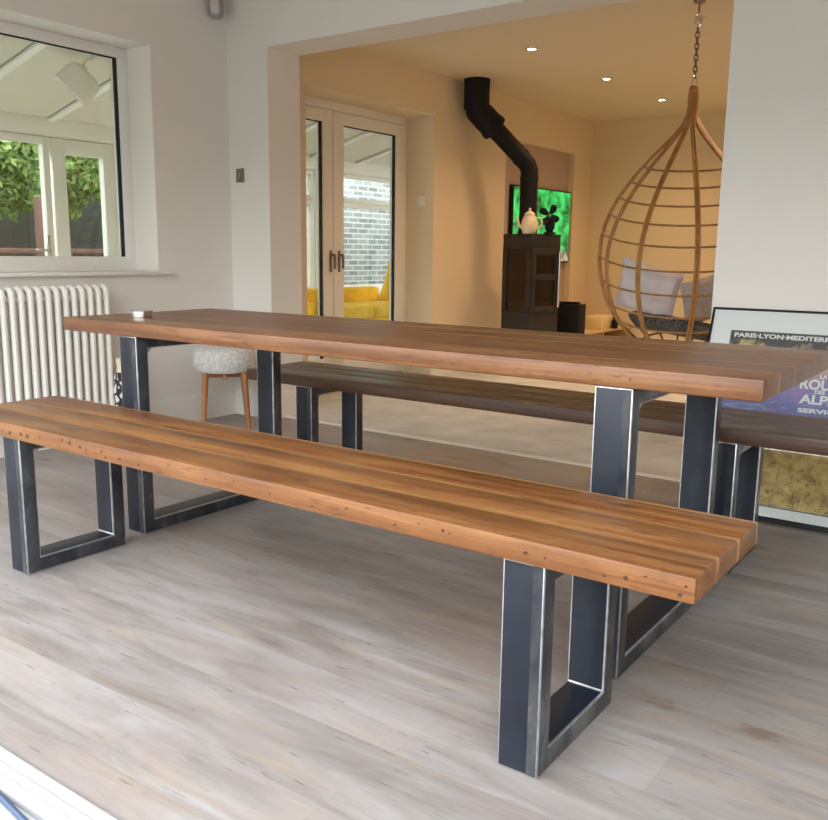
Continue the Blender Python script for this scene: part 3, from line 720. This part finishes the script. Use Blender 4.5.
for k in range(4):
    a = k * PI / 2 + .5
    mt = Matrix.Translation((0, -.02, .115)) @ Matrix.Rotation(a, 4, 'Y') @ Matrix.Rotation(R(20), 4, 'X')
    b = bmesh.new(); pr = [(-.008, .01), (.008, .01), (.024, .04), (.020, .066), (0, .074), (-.018, .064), (-.018, .035)]
    f = b.faces.new([b.verts.new((x, 0, z)) for x, z in pr]); r_ = bmesh.ops.extrude_face_region(b, geom=[f]); bmesh.ops.translate(b, verts=[v for v in r_['geom'] if isinstance(v, bmesh.types.BMVert)], vec=(0, .002, 0))
    bmesh.ops.recalc_face_normals(b, faces=b.faces)
    MB()._take(b, 0, mt).build('blade', M['black'], fn, smooth=0)

tv = thing('television', 'flat wall television showing a bright green picture behind the stove', 'television', (XW - .058, 4.80, .93))
MB().box((0, 0, 0), (.045, 1.21, .715), .006).build('tv_casing', M['black'], tv)
box_obj('screen', (.045, .012, .014), (.0465, 1.198, .703), M['screen'], tv)

mu = thing('media_unit', 'low pale oak media unit against the wall below the television', 'cabinet', (-2.27, 5.0, .004))
MB().box((0, 0, .04), (.56, 1.42, .055), .003).box((0, 0, .25), (.56, 1.42, .27), .003).box((0, 0, .05), (.54, .02, .255)).box((0, 1.40, .05), (.54, 1.42, .255)).box((0, .7, .05), (.54, .72, .255)).box((0, .01, .05), (.012, 1.41, .255)).build('carcass', M['unitwood'], mu)
for y0_ in (.03, 1.33):
    MB().box((.04, y0_, 0), (.5, y0_ + .05, .04)).build('foot', M['unitwood'], mu)
sp = thing('speaker_box', 'black box with a pale wooden side on the low media unit, right of the stove', 'speaker', (-1.93, 5.02, .2745))
MB().box((0, 0, 0), (.24, .16, .28), .006).build('cabinet', M['black'], sp); MB().box((-.06, 0, 0), (0, .16, .275), .002).build('side_panel', M['unitwood'], sp)
MB().box((.02, .03, .28), (.2, .13, .30), .008).build('top_tray', M['black'], sp)
cb = tag(MB().box((0, 0, 0), (.2, .34, .13), .008).build('storage_box', M['creambox'], loc=(-1.96, 5.72, .2745)), 'small cream box on the media unit beside the black box', 'box')
gd = tag(MB().box((0, 0, 0), (.05, .06, .085), .006).lathe([(0, .085), (.022, .085), (.022, .115), (0, .12)], 14, mtx=Matrix.Translation((.025, .03, 0))).build('desk_gadget', M['black'], loc=(-1.745, 5.93, .2745)), 'small black gadget standing before the cream box', 'gadget')
MB  # noqa

# downlights
dn = None
spots = [(-1.265, 3.16), (-1.247, 4.39), (-1.211, 5.54), (.6, 3.16), (.6, 4.39), (.6, 5.54), (2.2, 3.16), (2.2, 4.9)]
names = {0: 'ceiling downlight nearest the opening, closest of the three in view', 1: 'middle ceiling downlight of the three in view', 2: 'farthest ceiling downlight, left of the hanging chair chain'}
for i, (x, y) in enumerate(spots):
    if dn is None:
        dn = thing('downlight', names[0], 'light', (x, y, CZ), group='ceiling downlights in the living room')
        MB().lathe([(.028, -.002), (.034, -.008), (.043, -.006), (.045, 0), (.028, 0)], 24).build('bezel', M['chrome'], dn)
        MB().lathe([(0, -.003), (.028, -.003), (.028, 0), (0, 0)], 24).build('lens', M['lens'], dn)
        o = dn
    else:
        if i > 2: 
            o = None
        else:
            o = copy_tree(dn); o.location = (x, y, CZ); o['label'] = names[i]
    ld = bpy.data.lights.new('downlight_bulb', 'SPOT'); ld.energy = 12.5; ld.color = (1, .60, .31); ld.spot_size = R(140); ld.spot_blend = .9; ld.shadow_soft_size = .10
    lo = bpy.data.objects.new('downlight_bulb', ld); COL.objects.link(lo); lo.location = (x, y, CZ - .03)

# ------------------------------------------------------------------ hanging egg chair
VD = Vector((1.753 - .05, -2.4 - 2.65, 0)).normalized()      # towards the viewer side: the chair's back leans this way
AX = Vector((.05, 2.65, 0))
eg = thing('hanging_egg_chair', 'teardrop rattan hanging chair on a chain with cushions inside', 'hanging chair', tuple(AX))
prof = [(1.94, .018), (1.87, .019), (1.80, .024), (1.74, .050), (1.685, .092), (1.62, .155), (1.55, .222), (1.47, .292), (1.40, .345), (1.33, .392), (1.26, .430), (1.17, .465), (1.09, .481), (1.03, .484), (.967, .482), (.90, .472), (.84, .456), (.78, .436), (.72, .410), (.633, .350), (.56, .285), (.50, .215), (.45, .14), (.42, .06)]
AV = math.atan2(VD.y, VD.x)        # azimuth towards the viewer
SH = math.tan(R(13))
def shear(v):
    # backward hang: things nearer the viewer sit lower
    k = min(1, max(0, (1.94 - v.z) / .3))
    return Vector((v.x, v.y, v.z - SH * (v.x * VD.x + v.y * VD.y) * k))
def rad(z):
    for (z0, r0), (z1, r1) in zip(prof, prof[1:]):
        if z1 <= z <= z0:
            t = (z0 - z) / (z0 - z1); return r0 + (r1 - r0) * t
    return .03
def pt(az_deg, z, extra=0):        # az measured from the viewer, positive = to the viewer's right
    a = AV + R(az_deg); r_ = rad(z) + extra
    return shear(Vector((r_ * math.cos(a), r_ * math.sin(a), z)))
zs = []
for (z0, _), (z1, _) in zip(prof, prof[1:]):
    zs += [z0, (z0 + z1) / 2]
zs.append(prof[-1][0])
ribs = [-58, -28, 9]
for i, az in enumerate(ribs):
    m_ = MB()
    for k in (-1, 1):        # every rib is a pair of canes side by side
        m_.tube([pt(az + k * min(12, .43 / max(rad(z), .03)), z) for z in zs], .0078, 8)
    m_.build('rib', M['cane'], eg)
def rim_z(az):               # opening on the side away from the viewer
    return az
for az0, az1 in ((-84, -112), (52, 74)):
    m_ = MB()
    for k in (-1.1, 0, 1.1):
        pts = []
        for z in zs:
            t = max(0, min(1, (1.75 - z) / 1.2)); az = az0 + (az1 - az0) * (math.sin(PI * (t ** .8)) * .55 if t < 1 else 0)
            pts.append(pt(az + k * min(14, .8 / max(rad(z), .03)), z))
        m_.tube(pts, .009, 8)
    m_.build('opening_rim', M['cane'], eg)
for z in (1.52, 1.44, 1.355, 1.265, 1.16, 1.035, .905, .775, .68, .58):
    t = max(0, min(1, (1.75 - z) / 1.2)); aa = -84 - 28 * math.sin(PI * t ** .8) * .55; bb = 52 + 22 * math.sin(PI * t ** .8) * .55
    n = 40
    MB().tube([pt(aa + (bb - aa) * i / n, z, -.004) for i in range(n + 1)], .0058, 8).build('hoop', M['cane2'], eg)
m_ = MB()
for z in (.50, .46):
    m_.tube([pt(360 * i / 36, z, -.004) for i in range(36)], .006, 8, closed=True)
for k in range(12): m_.tube([pt(k * 30, z, -.005) for z in (.56, .53, .50, .475, .45, .42)], .006, 6)
m_.build('base_weave', M['cane2'], eg)
m_ = MB(); m_.cyl((0, 0, 1.80), (0, 0, 1.95), .022, .022, 16)
for k in range(5): m_.torus((0, 0, 1.86 + k * .011), .026, .005)
m_.build('neck_binding', M['cane'], eg)
m_ = MB(); m_.torus((0, 0, 1.975), .034, .0055, 'X'); m_.build('top_ring', M['chrome'], eg)
ch = MB(); z = 2.01; k = 0
while z < 2.27:
    pts = []
    for j in range(16):
        a = 2 * PI * j / 16; u, v_ = .0105 * math.cos(a), .021 * math.sin(a)
        pts.append((u, 0, z + v_) if k % 2 else (0, u, z + v_))
    ch.tube(pts, .0036, 6, closed=True); z += .030; k += 1
ch.build('chain', M['bronze'], eg)
MB().tube([(.0 + .018 * math.cos(a), 0, 2.297 + .034 * math.sin(a)) for a in [2 * PI * i / 18 for i in range(18)]], .0055, 8, closed=True).cyl((.012, 0, 2.30), (.045, -.01, 2.302), .006).lathe([(0, 0), (.016, .0), (.016, .03), (0, .03)], 12, mtx=Matrix.Translation((0, 0, 2.29))).build('carabiner', M['chrome'], eg)
MB().cyl((0, 0, 2.325), (0, 0, CZ - .005), .005).lathe([(0, CZ - .012), (.03, CZ - .012), (.034, CZ), (0, CZ)], 20).build('ceiling_hook', M['bronze'], eg)
def rel(az, r_, z):
    a = AV + R(az); return Vector((AX.x + r_ * math.cos(a), AX.y + r_ * math.sin(a), z))
# seat pad and cushions lie inside the chair: things of their own
pad = MB().lathe([(0, -.055), (.24, -.05), (.285, -.01), (.30, .015), (.27, .04), (0, .045)], 32)
tag(pad.build('seat_pad', M['pad'], loc=tuple(rel(180, .02, .60)), rot=(R(-9), R(7), 0)), 'black and white patterned round seat pad in the bottom of the hanging chair', 'cushion')
def cush(az, r_, z, w_, h_, t_, tilt, roll, yaw, m, name, lab):
    p = rel(az, r_, z)
    mt = Matrix.Rotation(AV + R(90) + R(yaw), 4, 'Z') @ Matrix.Rotation(R(90 + tilt), 4, 'X') @ Matrix.Rotation(R(roll), 4, 'Z')
    o = MB().pillow(w_, h_, t_, Matrix.Identity(4)).build(name, m, loc=tuple(p)); o.rotation_euler = mt.to_euler(); return tag(o, lab, 'cushion')
cush(-46, .25, .815, .37, .30, .12, 14, -16, -20, M['cushion'], 'cushion', 'pale lilac cushion leaning in the left of the hanging chair')
cush(40, .24, .78, .32, .27, .10, 14, 18, 25, M['greycushion'], 'cushion', 'grey cushion in the right of the hanging chair, next to the white wall edge')

# ------------------------------------------------------------------ conservatory
CX, EZ = -5.2, 2.06
cs = struct('floor_conservatory', mb=MB().box((CX - .15, -2, -.08), (XO, 9, 0)), m=M['tile'])
SL = .25
def rz(x): return EZ + .02 + SL * (x - CX)
b_ = MB()
vsl = [(CX - .2, -2, rz(CX - .2)), (XO, -2, rz(XO)), (XO, 9, rz(XO)), (CX - .2, 9, rz(CX - .2))]
bb_ = bmesh.new(); lo_ = [bb_.verts.new(v) for v in vsl]; hi_ = [bb_.verts.new((v[0], v[1], v[2] + .03)) for v in vsl]
bb_.faces.new(lo_); bb_.faces.new(hi_[::-1])
for i in range(4): bb_.faces.new((lo_[i], hi_[i], hi_[(i + 1) % 4], lo_[(i + 1) % 4]))
bmesh.ops.recalc_face_normals(bb_, faces=bb_.faces); b_._take(bb_, 0)
struct('ceiling_conservatory', mb=b_, m=M['roofp'])
rb = struct('trim_2')
for y in [1.13 - .81 * 3 + .81 * k for k in range(12)]:
    m_ = MB(); mt = Matrix.Translation((CX, y, rz(CX) - .03)) @ Matrix.Rotation(-math.atan(SL), 4, 'Y')
    m_.box((0, 0, 0), (2.66, .065, .028), .004, mtx=mt); m_.box((0, -.012, .022), (2.66, 0, .03), mtx=mt, mi=1)
    m_.build('roof_bar', [M['upvc'], M['greyp']], rb)
# gap wall above the house-side opening of the conservatory is the outer face of the house
struct('wall_conservatory_upper', mb=MB().box((XO - .02, -2, CZ), (XO + .01, 9, 2.9)), m=M['upvc'])
cw = struct('window_2')
m_ = MB(); m_.box((CX - .08, -2, 1.965), (CX + .04, 9, EZ + .03), .004)
m_.build('eaves_beam', M['upvc'], cw)
# conservatory doors: mullions around y
def leafc(y0, y1, z0, z1, nm='door_leaf', fw=.075):
    m_ = MB(); X0, X1 = CX - .05, CX + .02
    m_.box((X0, y0, z0), (X1, y0 + fw, z1), .006); m_.box((X0, y1 - fw, z0), (X1, y1, z1), .006); m_.box((X0, y0 + fw - .01, z1 - fw), (X1 - .0008, y1 - fw + .01, z1), .006); m_.box((X0, y0 + fw - .01, z0), (X1 - .0008, y1 - fw + .01, z0 + (.15 if z0 < .2 else fw)), .006)
    o = m_.build(nm, M['upvc'], cw)
    box_obj('pane', (CX - .02, y0 + fw - .02, z0 + .05), (CX - .014, y1 - fw + .02, z1 - .05), M['glass'], o)
    return o
z1d = 1.935
yy = 1.945
leafc(.35, 1.155, .52, z1d, 'window_frame')
l1 = leafc(1.17, 1.945, .05, z1d, fw=.062); l2 = leafc(1.968, 2.59, .05, z1d, fw=.125)
m_ = MB(); m_.box((CX - .06, 2.605, 0), (CX + .03, 2.73, 1.96), .004); m_.box((CX - .06, 1.155, 0), (CX + .03, 1.17, 1.96)); m_.box((CX - .06, -2, 1.94), (CX + .03, 9, 1.97))
m_.build('mullion', M['upvc'], cw)
MB().box((CX + .02, 1.865, .93), (CX + .035, 1.9, 1.12), .004).box((CX + .04, 1.75, .985), (CX + .06, 1.885, 1.005), .005).cyl((CX + .03, 1.88, .995), (CX + .06, 1.88, .995), .009).build('handle', M['chrome'], l1)
for y0_, y1_ in ((-2, -1.24), (-1.22, -.45), (-.43, .33), (2.75, 3.72), (3.75, 5.25), (5.28, 7.15), (7.18, 8.9)):
    leafc(y0_, y1_, .55, 1.60 if y0_ > 2.7 else z1d, 'window_frame', .06)
    if y0_ > 2.7: leafc(y0_, y1_, 1.602, 1.938, 'window_light', .05)
struct('wall_conservatory_dwarf', mb=MB().box((CX - .12, 2.73, 0), (CX + .1, 9, .5)).box((CX - .12, -2, 0), (CX + .1, 1.155, .5)), m=M['wall'])
MB().box((CX - .14, 2.73, .5), (CX + .16, 9, .555), .006).build('window_sill', M['upvc'], cw)
struct('wall_conservatory_end', mb=MB().box((CX - .1, 9, 0), (XO, 9.1, 2.9)).box((CX - .1, -2.1, 0), (XO, -2, 2.9)), m=M['upvc'])

# ceiling spotlight in the conservatory
cl = thing('conservatory_spotlight', 'white drum-shaped spotlight hanging from the conservatory roof, seen through the window', 'light', (-3.90, 1.53, rz(-3.90) - .002))
MB().lathe([(0, 0), (.035, 0), (.035, -.02), (0, -.02)], 16).build('ceiling_rose', M['gasket'], cl)
sd = Vector((-.12, -.19, -.26)); sax = Vector((.45, -.5, -.40)).normalized()
MB().tube([(0, 0, -.02), (.0, -.01, -.06), (-.03, -.045, -.075), (-.04, -.06, -.11), (-.015, -.05, -.13), (-.03, -.07, -.16)], .009, 8).build('arm', M['chrome'], cl)
mt = Matrix.Translation((-.05, -.075, -.215)) @ Vector((-.35, -.50, -.62)).normalized().to_track_quat('Z', 'Y').to_matrix().to_4x4()
MB().lathe([(0, -.06), (.09, -.07), (.12, -.05), (.132, .0), (.138, .11), (.132, .11), (.12, .0), (.10, -.04), (0, -.04)], 30, mtx=mt).build('shade', M['plastic'], cl)

# yellow sofa in the conservatory
so = thing('yellow_sofa', 'yellow sofa in the conservatory, seen through the french doors', 'sofa', (-4.6, 5.15, 0))
MB().box((-.40, -.85, .12), (.40, .85, .30), .03, 3).build('base', M['sofa'], so)
MB().box((-.42, -.9, .25), (-.22, .9, .60), .05, 4).build('backrest', M['sofa'], so)
for y in (-.42, .42): MB().box((-.24, y - .41, .29), (.42, y + .41, .43), .04, 4).build('seat_cushion', M['sofab'], so)
for y in (-1.0, .84): MB().box((-.42, y, .1), (.42, y + .16, .50), .05, 4).build('arm', M['sofa'], so)
for sx in (-.35, .35):
    for sy in (-.85, .85): MB().cyl((sx, sy, .13), (sx, sy, 0), .02, .014).build('leg', M['beech'], so)
pl_ = MB().pillow(.46, .46, .15, Matrix.Identity(4)).build('cushion', M['sofab'], loc=(-4.30, 5.80, .665)); pl_.rotation_euler = (R(70), R(12), R(25)); tag(pl_, 'large pale yellow cushion leaning on the right end of the sofa', 'cushion')

# ------------------------------------------------------------------ outside
struct('ground', mb=MB().box((-16, -14, -.2), (14, 14, -.09)), m=M['patio'])
struct('ground_lawn', mb=MB().box((-16, -6, -.12), (CX - .3, 12, -.06)), m=M['grass'])
tag(MB().box((-6.55, 4.7, -.06), (-6.3, 12, 3.4)).build('brick_wall', M['brick'], smooth=0), 'grey brick wall with pale mortar outside the conservatory, behind the sofa', 'wall')
fc = thing('garden_fence', 'dark garden fence under the trees, seen through the conservatory doors', 'fence', (-11.2, 4, -.06))
for k in range(10):
    MB().box((0, -5 + k * 1.0, 0), (.03, -5 + k * 1.0 + 1.0, 2.0), .003).build('fence_panel', M['darkfence'], fc)
pr_ = thing('garden_railing', 'low brown wooden rail outside the conservatory doors', 'railing', (-6.6, 2.9, -.06))
MB().box((-.03, -1.0, 1.02), (.03, 1.4, 1.07), .005).build('top_rail', M['redwood'], pr_)
for k in range(11): MB().box((-.015, -1.0 + k * .23, 0), (.015, -.965 + k * .23, 1.03)).build('baluster', M['redwood'], pr_)
tag(MB().box((0, 0, 0), (.09, .09, 1.62), .006).build('garden_post', M['redwood'], loc=(-7.2, 2.98, -.06)), 'red-brown timber post outside the left conservatory door', 'post')
def tree(loc, cr, rxyz, n, m, label, ht, size=.11, seed=1):
    rs = random.Random(seed)
    t = thing('tree', label, 'tree', loc)
    mb = MB(); mb.tube([(0, 0, 0), (.04, .03, ht * .4), (-.03, .05, ht * .8), (0, 0, ht)], .1, 10, radii=[.13, .1, .07, .04])
    for k in range(7):
        a = rs.uniform(0, 6.28); L_ = rs.uniform(.5, .9); mb.tube([(0, 0, ht * .55), (math.cos(a) * .5 * L_, math.sin(a) * .5 * L_, ht * .75), (cr[0] * .2 + math.cos(a) * rxyz[0] * .7 * L_, math.sin(a) * rxyz[1] * .7 * L_, cr[2])], .03, 6)
    mb.build('trunk', M['bark'], t)
    vs_, fs = [], []
    for i in range(n):
        while True:
            d = Vector([rs.gauss(0, 1) for _ in range(3)]).normalized(); 
            if True: break
        k = rs.uniform(.55, 1.0) ** .5
        bump = 1 + .16 * math.sin(d.x * 9 + seed) * math.sin(d.y * 8) * math.cos(d.z * 7)
        c = Vector(cr) + Vector([d[j] * rxyz[j] * k * bump for j in range(3)])
        a = Vector([rs.gauss(0, 1) for _ in range(3)]).normalized(); b = a.orthogonal().normalized(); s_ = size * rs.uniform(.6, 1.3)
        a = a * s_; b = b * s_ * .42; n0 = len(vs_); cc = a.cross(b).normalized() * s_ * .12
        vs_ += [c - a, c + b - cc, c + a, c - b - cc]; fs.append((n0, n0 + 1, n0 + 2, n0 + 3))
    me = bpy.data.meshes.new('foliage'); me.from_pydata(vs_, [], fs); me.materials.append(m)
    o = bpy.data.objects.new('foliage', me); COL.objects.link(o); o.parent = t
tree((-9.0, 1.0, -.06), (0, 0, 2.95), (1.35, 1.25, 1.4), 8000, M['leaf2'], 'green tree before the dark fence, left of the bright one, at the window edge', 3.2, size=.075, seed=8)
tree((-8.9, 4.15, -.06), (0, 0, 2.95), (1.3, 1.25, 1.42), 26000, M['leaf'], 'bright green leafy tree seen through both conservatory doors', 3.2, size=.065, seed=1)
tree((-9.0, 7.4, -.06), (0, 0, 2.95), (1.35, 1.3, 1.35), 6000, M['leaf2'], 'green tree at the right, behind the brick wall', 3.2, seed=5)
tree((-14.0, 5.0, -.06), (0, 0, 2.9), (1.9, 3.8, 2.6), 16000, M['leaf2'], 'broad dense tree far behind the dark fence', 4.2, size=.16, seed=3)

# ------------------------------------------------------------------ light
W = bpy.data.worlds.new('World'); S.world = W; W.use_nodes = True; nt = W.node_tree
bg = nt.nodes['Background']
tcw = nt.nodes.new('ShaderNodeTexCoord'); sp_ = nt.nodes.new('ShaderNodeSeparateXYZ'); nt.links.new(tcw.outputs['Generated'], sp_.inputs[0])
rw = ramp(nt, [(0, (.22, .23, .20)), (.06, (.30, .31, .28)), (.20, (1.15, 1.13, 1.10)), (.5, (1.08, 1.10, 1.14)), (1, (.90, 1.0, 1.14))]); nt.links.new(sp_.outputs[2], rw.inputs[0]); nt.links.new(rw.outputs[0], bg.inputs[0])  # dark horizon band added in place of an unseen hedge, dims upper walls
bg.inputs[1].default_value = 1.25
sun = bpy.data.lights.new('Sun', 'SUN'); sun.energy = 3.0; sun.color = (1, .93, .82); sun.angle = R(1)
so_ = bpy.data.objects.new('Sun', sun); COL.objects.link(so_)
so_.rotation_euler = Vector((-.62, .30, .95)).to_track_quat('Z', 'Y').to_euler()   # sun stands over the garden side
def portal(loc, rot, sx, sy):
    l = bpy.data.lights.new('daylight_portal', 'AREA'); l.shape = 'RECTANGLE'; l.size = sx; l.size_y = sy; l.cycles.is_portal = True
    o = bpy.data.objects.new('daylight_portal', l); COL.objects.link(o); o.location = loc; o.rotation_euler = rot
portal((.375, -1.9, 1.06), (R(90), 0, 0), 5.05, 2.12)

# ------------------------------------------------------------------ camera
yaw, pitch, roll = R(35.577), R(10.307), R(.689); F = 862.273
fwd = Vector((-math.sin(yaw) * math.cos(pitch), math.cos(yaw) * math.cos(pitch), -math.sin(pitch)))
rt = Vector((math.cos(yaw), math.sin(yaw), 0)); up = rt.cross(fwd)
r2 = rt * math.cos(roll) + up * math.sin(roll); u2 = r2.cross(fwd)
cam = bpy.data.cameras.new('Camera'); co = bpy.data.objects.new('Camera', cam); COL.objects.link(co)
mw = Matrix((r2, u2, -fwd)).transposed().to_4x4(); mw.translation = Vector((1.753, -2.399, 1.007)); co.matrix_world = mw
cam.sensor_fit = 'HORIZONTAL'; cam.sensor_width = 36; cam.lens = F / 828 * 36; cam.clip_start = .02
S.camera = co
vs2 = S.view_settings; vs2.view_transform = 'Standard'; vs2.look = 'None'; vs2.gamma = 1; vs2.use_curve_mapping = False; vs2.exposure = 2.1
S.cycles.diffuse_bounces = 8; S.cycles.max_bounces = 14; S.cycles.transparent_max_bounces = 24; S.cycles.sample_clamp_indirect = 8
S.cycles.caustics_reflective = False; S.cycles.caustics_refractive = False
